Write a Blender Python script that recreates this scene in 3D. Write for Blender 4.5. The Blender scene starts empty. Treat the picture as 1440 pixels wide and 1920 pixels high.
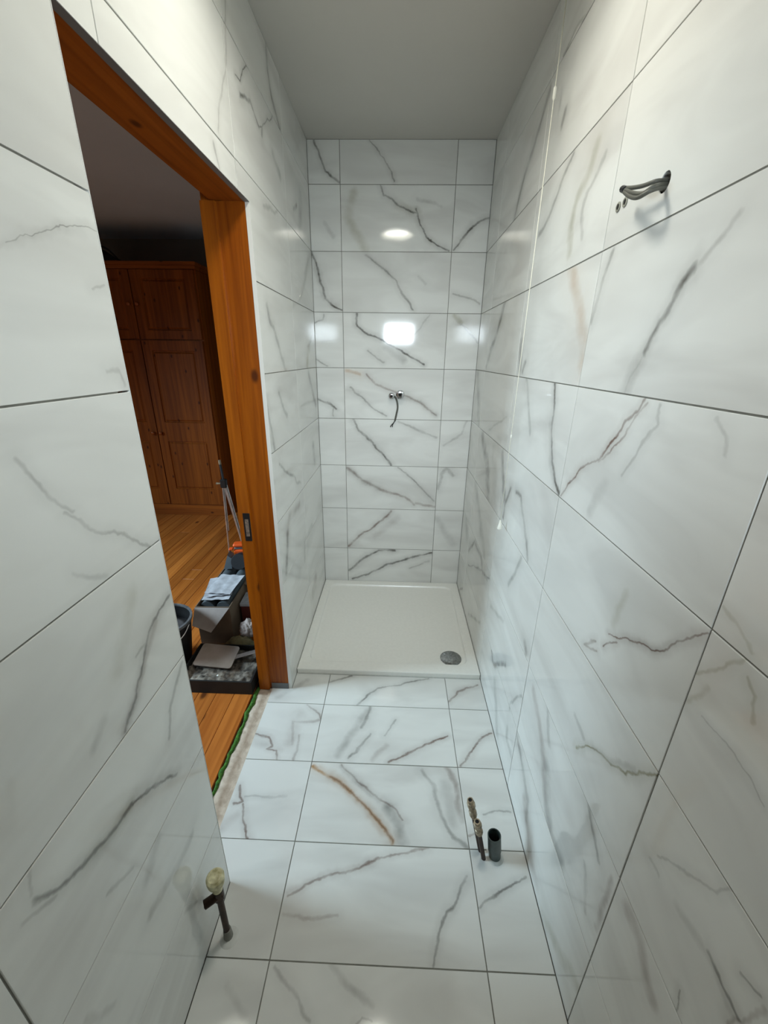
import bpy, bmesh, math, random
from mathutils import Vector, Matrix, noise

random.seed(7)
scene = bpy.context.scene
COL = scene.collection

# ------------------------------------------------------------------ camera, world, lights, exposure
cam_data = bpy.data.cameras.new('camera')
cam_data.sensor_fit = 'VERTICAL'
cam_data.sensor_height = 36.0
cam_data.lens = 756.87 / 1920.0 * 36.0
cam_data.clip_start = 0.02
camera = bpy.data.objects.new('camera', cam_data)
COL.objects.link(camera)


def camera_axes(yaw, pitch, roll):
    f = Vector((math.sin(yaw) * math.cos(pitch), math.cos(yaw) * math.cos(pitch), math.sin(pitch)))
    r = Vector((math.cos(yaw), -math.sin(yaw), 0))
    u = r.cross(f)
    return f, math.cos(roll) * r + math.sin(roll) * u, math.cos(roll) * u - math.sin(roll) * r


_f, _r, _u = camera_axes(-0.0272, -0.367, 0.0146)
camera.matrix_world = Matrix(((_r.x, _u.x, -_f.x, 0.323), (_r.y, _u.y, -_f.y, -2.5645), (_r.z, _u.z, -_f.z, 1.5549), (0, 0, 0, 1)))
scene.camera = camera

world = bpy.data.worlds.new('world')
scene.world = world
world.use_nodes = True
world.node_tree.nodes['Background'].inputs[0].default_value = (0.62, 0.74, 0.9, 1)
world.node_tree.nodes['Background'].inputs[1].default_value = 0.25

vs = scene.view_settings
vs.view_transform = 'Standard'
vs.look = 'None'
vs.gamma = 1.0
vs.use_curve_mapping = False
vs.exposure = 0.32


def area_light(name, loc, target, sx, sy, watts, color, spread=math.pi):
    d = bpy.data.lights.new(name, 'AREA')
    d.shape = 'RECTANGLE'
    d.size, d.size_y = sx, sy
    d.energy = watts
    d.color = color
    d.spread = spread
    o = bpy.data.objects.new(name, d)
    COL.objects.link(o)
    o.location = loc
    o.rotation_euler = (Vector(target) - Vector(loc)).to_track_quat('-Z', 'Y').to_euler()
    return o


LAMP_STRENGTH = 47.0
# daylight through the small window behind the camera, spread narrowed to keep near surfaces dim, and through the bedroom window across from the door
area_light('bathroom_window_daylight', (0.33, -3.20, 1.84), (0.33, 0.0, 1.18), 0.33, 0.19, 3.1, (0.80, 0.92, 1.0), math.radians(58))
area_light('bedroom_window_daylight', (-3.22, -1.36, 1.75), (-1.2, -0.70, 0.05), 1.1, 1.1, 41.0, (0.64, 0.86, 1.0), math.radians(100))

# ------------------------------------------------------------------ helpers
XR, XL, ZC = 0.790, -0.167, 2.576


def lin(r, g, b):
    def c(v):
        v /= 255.0
        return v / 12.92 if v <= 0.04045 else ((v + 0.055) / 1.055) ** 2.4
    return (c(r), c(g), c(b), 1.0)


class MB:
    """collects shapes, then builds one mesh object"""

    def __init__(self):
        self.bm = bmesh.new()

    def face(self, pts):
        return self.bm.faces.new([self.bm.verts.new(p) for p in pts])

    def box(self, x0, x1, y0, y1, z0, z1, bevel=0.0):
        m = Matrix.Translation(((x0 + x1) / 2, (y0 + y1) / 2, (z0 + z1) / 2)) @ Matrix.Diagonal((x1 - x0, y1 - y0, z1 - z0, 1))
        r = bmesh.ops.create_cube(self.bm, size=1.0, matrix=m)
        if bevel > 0:
            es = list({e for v in r['verts'] for e in v.link_edges})
            bmesh.ops.bevel(self.bm, geom=es, offset=bevel, segments=1, affect='EDGES', profile=0.5)
        return self

    def lathe(self, prof, segs=24, mat=None, cap0=True, cap1=True):
        mat = mat or Matrix.Identity(4)
        rings = []
        for r, z in prof:
            rings.append([self.bm.verts.new(mat @ Vector((r * math.cos(2 * math.pi * i / segs), r * math.sin(2 * math.pi * i / segs), z))) for i in range(segs)])
        for a, b in zip(rings, rings[1:]):
            for i in range(segs):
                j = (i + 1) % segs
                self.bm.faces.new((a[i], a[j], b[j], b[i]))
        if cap0:
            self.bm.faces.new(list(reversed(rings[0])))
        if cap1:
            self.bm.faces.new(rings[-1])
        return self

    def tube(self, pts, rad, segs=10):
        pts = [Vector(p) for p in pts]
        rads = rad if isinstance(rad, (list, tuple)) else [rad] * len(pts)
        n = None
        rings = []
        for i, p in enumerate(pts):
            t = (pts[min(i + 1, len(pts) - 1)] - pts[max(i - 1, 0)]).normalized()
            if n is None:
                n = t.orthogonal().normalized()
            else:
                n = (n - t * n.dot(t)).normalized()
            b = t.cross(n)
            rings.append([self.bm.verts.new(p + (n * math.cos(2 * math.pi * k / segs) + b * math.sin(2 * math.pi * k / segs)) * rads[i]) for k in range(segs)])
        for a, b in zip(rings, rings[1:]):
            for i in range(segs):
                j = (i + 1) % segs
                self.bm.faces.new((a[i], a[j], b[j], b[i]))
        self.bm.faces.new(list(reversed(rings[0])))
        self.bm.faces.new(rings[-1])
        return self

    def prism(self, poly, z0, z1, mat=None):
        mat = mat or Matrix.Identity(4)
        lo = [self.bm.verts.new(mat @ Vector((x, y, z0))) for x, y in poly]
        hi = [self.bm.verts.new(mat @ Vector((x, y, z1))) for x, y in poly]
        n = len(poly)
        self.bm.faces.new(hi)
        self.bm.faces.new(list(reversed(lo)))
        for i in range(n):
            j = (i + 1) % n
            self.bm.faces.new((lo[i], lo[j], hi[j], hi[i]))
        return self

    def mesh(self, name, smooth=False):
        bmesh.ops.recalc_face_normals(self.bm, faces=self.bm.faces)
        me = bpy.data.meshes.new(name)
        self.bm.to_mesh(me)
        self.bm.free()
        if smooth:
            for p in me.polygons:
                p.use_smooth = True
            if smooth == 'auto':
                me.set_sharp_from_angle(angle=math.radians(35))
        return me

    def build(self, name, mat, parent=None, smooth=False):
        return obj(name, self.mesh(name, smooth), mat, parent)


def obj(name, me, mat, parent=None):
    o = bpy.data.objects.new(name, me)
    COL.objects.link(o)
    if mat is not None:
        if not me.materials:
            me.materials.append(mat)
    if parent is not None:
        o.parent = parent
    return o


def thing(name, label, cat, group=None, loc=(0, 0, 0), rz=0.0):
    o = bpy.data.objects.new(name, None)
    COL.objects.link(o)
    o.empty_display_size = 0.05
    o.location = loc
    o.rotation_euler = (0, 0, rz)
    return tag(o, label, cat, group)


def tag(o, label, cat, group=None, kind=None):
    if label:
        o['label'] = label
    if cat:
        o['category'] = cat
    if group:
        o['group'] = group
    if kind:
        o['kind'] = kind
    return o


def struct(o, label=None):
    o['kind'] = 'structure'
    if label:
        o['label'] = label
    return o


def catmull(pts, n=6):
    pts = [Vector(p) for p in pts]
    out = []
    for i in range(len(pts) - 1):
        p0, p1, p2, p3 = pts[max(i - 1, 0)], pts[i], pts[i + 1], pts[min(i + 2, len(pts) - 1)]
        for k in range(n):
            t = k / n
            out.append(0.5 * ((2 * p1) + (p2 - p0) * t + (2 * p0 - 5 * p1 + 4 * p2 - p3) * t * t + (3 * p1 - p0 - 3 * p2 + p3) * t ** 3))
    out.append(pts[-1])
    return out


# ------------------------------------------------------------------ materials
def new_mat(name):
    m = bpy.data.materials.new(name)
    m.use_nodes = True
    return m, m.node_tree.nodes, m.node_tree.links, m.node_tree.nodes['Principled BSDF']


def plain(name, rgb, rough=0.5, metal=0.0, var=0.0, scale=20.0, bump=0.0, rgb2=None):
    m, n, l, p = new_mat(name)
    p.inputs['Roughness'].default_value = rough
    p.inputs['Metallic'].default_value = metal
    c = lin(*rgb)
    p.inputs['Base Color'].default_value = c
    if var > 0 or bump > 0 or rgb2:
        tc = n.new('ShaderNodeTexCoord')
        nz = n.new('ShaderNodeTexNoise')
        nz.inputs['Scale'].default_value = scale
        nz.inputs['Detail'].default_value = 5
        l.new(tc.outputs['Object'], nz.inputs['Vector'])
        rp = n.new('ShaderNodeValToRGB')
        c2 = lin(*rgb2) if rgb2 else tuple(min(1, v * (1 + var)) for v in c[:3]) + (1,)
        c1 = c if rgb2 else tuple(v * (1 - var) for v in c[:3]) + (1,)
        rp.color_ramp.elements[0].position, rp.color_ramp.elements[1].position = 0.35, 0.65
        rp.color_ramp.elements[0].color, rp.color_ramp.elements[1].color = c1, c2
        l.new(nz.outputs['Fac'], rp.inputs[0])
        l.new(rp.outputs[0], p.inputs['Base Color'])
        if bump > 0:
            b = n.new('ShaderNodeBump')
            b.inputs['Strength'].default_value = bump
            b.inputs['Distance'].default_value = 0.01
            l.new(nz.outputs['Fac'], b.inputs['Height'])
            l.new(b.outputs[0], p.inputs['Normal'])
    return m


def wood(name, light, dark, axis, rough=0.4, knots=True, knot_scale=5.0, grain=70.0, per_object=0.0, spec=0.3, knot_size=0.065):
    """pine: long streaks along AXIS, dark round knots"""
    m, n, l, p = new_mat(name)
    p.inputs['Roughness'].default_value = rough
    p.inputs['Specular IOR Level'].default_value = spec
    tc = n.new('ShaderNodeTexCoord')
    oi = n.new('ShaderNodeObjectInfo')
    off = n.new('ShaderNodeVectorMath'); off.operation = 'SCALE'
    off.inputs[0].default_value = (17.3, 9.1, 23.7)
    l.new(oi.outputs['Random'], off.inputs['Scale'])
    co = n.new('ShaderNodeVectorMath'); co.operation = 'ADD'
    l.new(tc.outputs['Object'], co.inputs[0]); l.new(off.outputs[0], co.inputs[1])
    mp = n.new('ShaderNodeMapping')
    s = [1.0, 1.0, 1.0]
    s[axis] = 0.035
    mp.inputs['Scale'].default_value = s
    l.new(co.outputs[0], mp.inputs['Vector'])
    nz = n.new('ShaderNodeTexNoise')
    nz.inputs['Scale'].default_value = grain
    nz.inputs['Detail'].default_value = 4
    nz.inputs['Distortion'].default_value = 0.6
    l.new(mp.outputs[0], nz.inputs['Vector'])
    nb = n.new('ShaderNodeTexNoise')
    nb.inputs['Scale'].default_value = 6.0
    l.new(mp.outputs[0], nb.inputs['Vector'])
    add = n.new('ShaderNodeMath'); add.operation = 'MULTIPLY_ADD'
    add.inputs[1].default_value = 0.6
    l.new(nz.outputs['Fac'], add.inputs[0])
    half = n.new('ShaderNodeMath'); half.operation = 'MULTIPLY'; half.inputs[1].default_value = 0.45
    l.new(nb.outputs['Fac'], half.inputs[0]); l.new(half.outputs[0], add.inputs[2])
    rp = n.new('ShaderNodeValToRGB')
    rp.color_ramp.elements[0].position, rp.color_ramp.elements[1].position = 0.36, 0.66
    rp.color_ramp.elements[0].color, rp.color_ramp.elements[1].color = lin(*dark), lin(*light)
    l.new(add.outputs[0], rp.inputs[0])
    col = rp.outputs[0]
    if knots:
        sx = n.new('ShaderNodeSeparateXYZ')
        l.new(co.outputs[0], sx.inputs[0])
        mk = n.new('ShaderNodeCombineXYZ')
        along = n.new('ShaderNodeMath'); along.operation = 'MULTIPLY'; along.inputs[1].default_value = 0.55
        l.new(sx.outputs[axis], along.inputs[0])
        l.new(along.outputs[0], mk.inputs[0])
        l.new(sx.outputs[0 if axis else 2], mk.inputs[1])
        vo = n.new('ShaderNodeTexVoronoi'); vo.voronoi_dimensions = '2D'
        vo.inputs['Scale'].default_value = knot_scale
        l.new(mk.outputs[0], vo.inputs['Vector'])
        mr = n.new('ShaderNodeMapRange')
        mr.interpolation_type = 'SMOOTHSTEP'
        mr.inputs['From Min'].default_value = 0.02
        mr.inputs['From Max'].default_value = knot_size
        mr.inputs['To Min'].default_value = 0.85
        mr.inputs['To Max'].default_value = 0.0
        l.new(vo.outputs['Distance'], mr.inputs['Value'])
        mx = n.new('ShaderNodeMixRGB')
        l.new(mr.outputs[0], mx.inputs[0])
        l.new(col, mx.inputs[1])
        mx.inputs[2].default_value = lin(60, 26, 10)
        col = mx.outputs[0]
    if per_object > 0:
        hv = n.new('ShaderNodeHueSaturation')
        mr2 = n.new('ShaderNodeMapRange')
        mr2.inputs['To Min'].default_value = 1 - per_object
        mr2.inputs['To Max'].default_value = 1 + per_object
        l.new(oi.outputs['Random'], mr2.inputs['Value'])
        l.new(mr2.outputs[0], hv.inputs['Value'])
        l.new(col, hv.inputs['Color'])
        col = hv.outputs[0]
    l.new(col, p.inputs['Base Color'])
    return m


def emission(name, rgb, strength):
    m = bpy.data.materials.new(name)
    m.use_nodes = True
    n = m.node_tree.nodes
    n.clear()
    e = n.new('ShaderNodeEmission')
    e.inputs[0].default_value = rgb
    e.inputs[1].default_value = strength
    o = n.new('ShaderNodeOutputMaterial')
    m.node_tree.links.new(e.outputs[0], o.inputs[0])
    return m


M_grout = plain('grout', (134, 133, 125), 0.9, var=0.12, scale=40)
M_plaster = plain('plaster', (205, 203, 198), 0.85, var=0.03, scale=3)
M_ceiling = plain('ceiling_paint', (200, 197, 190), 0.8, var=0.02, scale=2)
M_bed_ceiling = plain('bedroom_ceiling_paint', (194, 202, 210), 0.9, var=0.02, scale=2)
M_bed_wall = plain('bedroom_back_wall_paint', (132, 124, 116), 0.9, var=0.05, scale=3)  # even grey-brown, darker than the plaster of the other bedroom walls
M_acrylic = plain('white_acrylic', (248, 248, 242), 0.16, var=0.015, scale=60)
M_chrome = plain('chrome', (205, 205, 205), 0.12, metal=1.0)
M_dull_chrome = plain('dull_chrome', (160, 162, 162), 0.15, metal=1.0, var=0.3, scale=90)
M_black = plain('black_plastic', (16, 16, 17), 0.45)
M_dark = plain('dark_cavity', (14, 13, 12), 0.9)
M_cable = plain('grey_cable_sheath', (84, 84, 76), 0.5, var=0.1)
M_copper_dark = plain('tarnished_copper', (52, 34, 24), 0.45, metal=0.6, var=0.3, scale=60)
M_fitting = plain('dusty_brass_fitting', (158, 142, 118), 0.45, metal=0.35, var=0.35, scale=120)
M_white_plastic = plain('white_plastic', (236, 236, 226), 0.35)
M_cream = plain('yellowed_cap', (232, 228, 190), 0.4, rgb2=(168, 160, 118), scale=60)
M_cord = plain('cream_cord', (240, 238, 222), 0.6)
M_waste = plain('grey_waste_pipe', (58, 72, 70), 0.4, var=0.2, scale=60)
M_sealant = plain('sealant', (206, 207, 202), 0.5, var=0.06, scale=60)
M_trim = plain('white_tile_trim', (226, 226, 220), 0.3)
M_grey_trim = plain('grey_underside_trim', (104, 106, 106), 0.5)
M_mortar = plain('sandy_mortar', (206, 190, 172), 0.95, bump=0.35, scale=45, rgb2=(182, 164, 146))
M_green = plain('green_foam', (74, 128, 36), 0.8, bump=0.4, scale=90, rgb2=(40, 84, 24))
M_jamb = wood('varnished_pine_frame', (170, 92, 14), (124, 58, 6), 2, 0.32, True, 3.4, 60)
M_head = wood('varnished_pine_head', (156, 84, 26), (112, 54, 12), 1, 0.35, True, 4.6, 60)
M_wardrobe = wood('varnished_pine_wardrobe', (150, 82, 26), (104, 50, 14), 2, 0.5, True, 5.5, 45, 0.0, 0.2)
M_wardrobe_h = wood('varnished_pine_rail', (156, 86, 30), (112, 54, 18), 0, 0.5, True, 5.0, 45, 0.0, 0.2)
M_knob = plain('turned_wood_knob', (150, 78, 34), 0.25)
M_floorwood = wood('varnished_floor_boards', (186, 112, 48), (142, 74, 24), 1, 0.4, True, 3.0, 45, 0.16)
M_floorbase = plain('dark_subfloor', (50, 28, 14), 0.9)
M_card = plain('cardboard', (128, 106, 86), 0.85, var=0.08)
M_card_pale = plain('pale_cardboard', (160, 148, 142), 0.85, var=0.08)
M_greyfoam = plain('slate_grey_plastic_sheet', (78, 84, 88), 0.6, var=0.15, scale=14)
M_paper = plain('paper', (196, 195, 200), 0.8, var=0.16, scale=26)
M_tray_black = plain('dusty_black_tray', (10, 10, 10), 0.7, rgb2=(26, 24, 22), scale=12)
M_rubble = plain('plaster_rubble', (60, 54, 49), 0.95, rgb2=(146, 136, 124), scale=30, bump=0.6)
M_lid = plain('dusty_beige_plastic', (166, 150, 142), 0.6, rgb2=(142, 128, 116), scale=8)
M_rag = plain('dusty_cotton_rag', (186, 172, 166), 0.95, rgb2=(140, 124, 118), scale=16)
M_sack = plain('yellowish_sack', (160, 148, 110), 0.9, rgb2=(120, 108, 78), scale=14)
M_steel = plain('worn_steel', (205, 200, 198), 0.3, metal=0.8, var=0.15, scale=30)
M_orange = plain('orange_plastic', (236, 92, 30), 0.4)
M_bluegrey = plain('blue_grey_plastic', (112, 124, 132), 0.5)
M_navy = plain('charcoal_rubber', (34, 37, 42), 0.6)
M_redbox = plain('dark_red_card', (104, 44, 36), 0.7, var=0.1)
M_bag = plain('black_nylon', (12, 11, 12), 0.7)

# ---- marble-look tile: one node group for a vein segment, one material per tile
VG = bpy.data.node_groups.new('vein_segment', 'ShaderNodeTree')
for nm, ty in (('P', 'NodeSocketVector'), ('A', 'NodeSocketVector'), ('B', 'NodeSocketVector'), ('Width', 'NodeSocketFloat'), ('Strength', 'NodeSocketFloat')):
    VG.interface.new_socket(nm, in_out='INPUT', socket_type=ty)
VG.interface.new_socket('Mask', in_out='OUTPUT', socket_type='NodeSocketFloat')


def _vein_group():
    n, l = VG.nodes, VG.links
    gi, go = n.new('NodeGroupInput'), n.new('NodeGroupOutput')

    def vm(op, a, b=None):
        x = n.new('ShaderNodeVectorMath'); x.operation = op
        l.new(a, x.inputs[0])
        if b is not None:
            l.new(b, x.inputs[3 if op == 'SCALE' else 1])
        return x
    pa = vm('SUBTRACT', gi.outputs['P'], gi.outputs['A'])
    ba = vm('SUBTRACT', gi.outputs['B'], gi.outputs['A'])
    d1 = vm('DOT_PRODUCT', pa.outputs[0], ba.outputs[0])
    d2 = vm('DOT_PRODUCT', ba.outputs[0], ba.outputs[0])
    dv = n.new('ShaderNodeMath'); dv.operation = 'DIVIDE'; dv.use_clamp = True
    l.new(d1.outputs['Value'], dv.inputs[0]); l.new(d2.outputs['Value'], dv.inputs[1])
    sc = vm('SCALE', ba.outputs[0], dv.outputs[0])
    df = vm('SUBTRACT', pa.outputs[0], sc.outputs[0])
    ln = vm('LENGTH', df.outputs[0])
    mr = n.new('ShaderNodeMapRange'); mr.interpolation_type = 'SMOOTHSTEP'
    mr.inputs['From Min'].default_value = 0.0
    mr.inputs['To Max'].default_value = 0.0
    l.new(ln.outputs['Value'], mr.inputs['Value'])
    l.new(gi.outputs['Width'], mr.inputs['From Max'])
    l.new(gi.outputs['Strength'], mr.inputs['To Min'])
    wide = n.new('ShaderNodeMath'); wide.operation = 'MULTIPLY_ADD'
    wide.inputs[1].default_value = 2.2; wide.inputs[2].default_value = 0.012
    l.new(gi.outputs['Width'], wide.inputs[0])
    soft = n.new('ShaderNodeMath'); soft.operation = 'MULTIPLY'; soft.inputs[1].default_value = 0.26
    l.new(gi.outputs['Strength'], soft.inputs[0])
    mh = n.new('ShaderNodeMapRange'); mh.interpolation_type = 'SMOOTHSTEP'
    mh.inputs['From Min'].default_value = 0.0
    mh.inputs['To Max'].default_value = 0.0
    l.new(ln.outputs['Value'], mh.inputs['Value'])
    l.new(wide.outputs[0], mh.inputs['From Max'])
    l.new(soft.outputs[0], mh.inputs['To Min'])
    mm = n.new('ShaderNodeMath'); mm.operation = 'MAXIMUM'
    l.new(mr.outputs[0], mm.inputs[0]); l.new(mh.outputs[0], mm.inputs[1])
    l.new(mm.outputs[0], go.inputs[0])


_vein_group()
VCOL = {'g': lin(98, 96, 91), 'b': lin(116, 94, 84), 'o': lin(178, 138, 92), 'l': lin(140, 136, 104)}


def marble(name, segs, seed):
    m, n, l, p = new_mat(name)
    p.inputs['Roughness'].default_value = TILE_ROUGH
    rnd = random.Random(seed)
    tc = n.new('ShaderNodeTexCoord')
    sh = n.new('ShaderNodeVectorMath'); sh.operation = 'ADD'
    sh.inputs[1].default_value = (rnd.uniform(0, 40), rnd.uniform(0, 40), rnd.uniform(0, 40))
    l.new(tc.outputs['Object'], sh.inputs[0])
    # one noise drives the wobble of the veins, another their strength and the faint clouds
    nz = n.new('ShaderNodeTexNoise')
    nz.inputs['Scale'].default_value = 9.0; nz.inputs['Detail'].default_value = 4; nz.inputs['Roughness'].default_value = 0.62
    l.new(sh.outputs[0], nz.inputs['Vector'])
    sb = n.new('ShaderNodeVectorMath'); sb.operation = 'SUBTRACT'; sb.inputs[1].default_value = (0.5, 0.5, 0.5)
    l.new(nz.outputs['Color'], sb.inputs[0])
    wp = n.new('ShaderNodeVectorMath'); wp.operation = 'MULTIPLY'; wp.inputs[1].default_value = (0.045, 0.045, 0.0)
    l.new(sb.outputs[0], wp.inputs[0])
    ad = n.new('ShaderNodeVectorMath'); ad.operation = 'ADD'
    l.new(tc.outputs['Object'], ad.inputs[0]); l.new(wp.outputs[0], ad.inputs[1])
    fl = n.new('ShaderNodeVectorMath'); fl.operation = 'MULTIPLY'; fl.inputs[1].default_value = (1, 1, 0)
    l.new(ad.outputs[0], fl.inputs[0])
    P = fl.outputs[0]
    n2 = n.new('ShaderNodeTexNoise')
    n2.inputs['Scale'].default_value = 14.0; n2.inputs['Detail'].default_value = 3
    l.new(sh.outputs[0], n2.inputs['Vector'])
    mod = n.new('ShaderNodeMapRange')
    mod.inputs['From Min'].default_value, mod.inputs['From Max'].default_value = 0.3, 0.7
    mod.inputs['To Min'].default_value, mod.inputs['To Max'].default_value = 0.5, 1.3
    l.new(n2.outputs['Fac'], mod.inputs['Value'])
    # faint cloud
    cl = n.new('ShaderNodeTexNoise')
    cl.inputs['Scale'].default_value = 4.0; cl.inputs['Detail'].default_value = 3
    cl.inputs['Distortion'].default_value = 0.8
    mpc = n.new('ShaderNodeMapping'); mpc.inputs['Rotation'].default_value = (0, 0, 0.9); mpc.inputs['Scale'].default_value = (0.45, 1.6, 1)
    l.new(sh.outputs[0], mpc.inputs['Vector'])
    l.new(mpc.outputs[0], cl.inputs['Vector'])
    rp = n.new('ShaderNodeValToRGB')
    rp.color_ramp.elements[0].position, rp.color_ramp.elements[1].position = 0.42, 0.70
    rp.color_ramp.elements[0].color, rp.color_ramp.elements[1].color = TILE_BASE, TILE_CLOUD
    l.new(cl.outputs['Fac'], rp.inputs[0])
    col = rp.outputs[0]
    for ck in 'olbg':
        ss = [s for s in segs if s[0] == ck]
        if not ss:
            continue
        acc = None
        for (_, st, w, ax, ay, bx, by) in ss:
            g = n.new('ShaderNodeGroup'); g.node_tree = VG
            l.new(P, g.inputs['P'])
            g.inputs['A'].default_value = (ax, ay, 0)
            g.inputs['B'].default_value = (bx, by, 0)
            g.inputs['Width'].default_value = w
            g.inputs['Strength'].default_value = st
            if acc is None:
                acc = g.outputs[0]
            else:
                mx = n.new('ShaderNodeMath'); mx.operation = 'MAXIMUM'
                l.new(acc, mx.inputs[0]); l.new(g.outputs[0], mx.inputs[1])
                acc = mx.outputs[0]
        ml = n.new('ShaderNodeMath'); ml.operation = 'MULTIPLY'; ml.use_clamp = True
        l.new(acc, ml.inputs[0]); l.new(mod.outputs[0], ml.inputs[1])
        mix = n.new('ShaderNodeMixRGB')
        l.new(ml.outputs[0], mix.inputs[0]); l.new(col, mix.inputs[1])
        mix.inputs[2].default_value = VCOL[ck]
        col = mix.outputs[0]
    l.new(col, p.inputs['Base Color'])
    return m


TILE_ROUGH = 0.07
TILE_BASE = lin(231, 232, 228)
TILE_CLOUD = lin(215, 215, 211)

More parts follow.
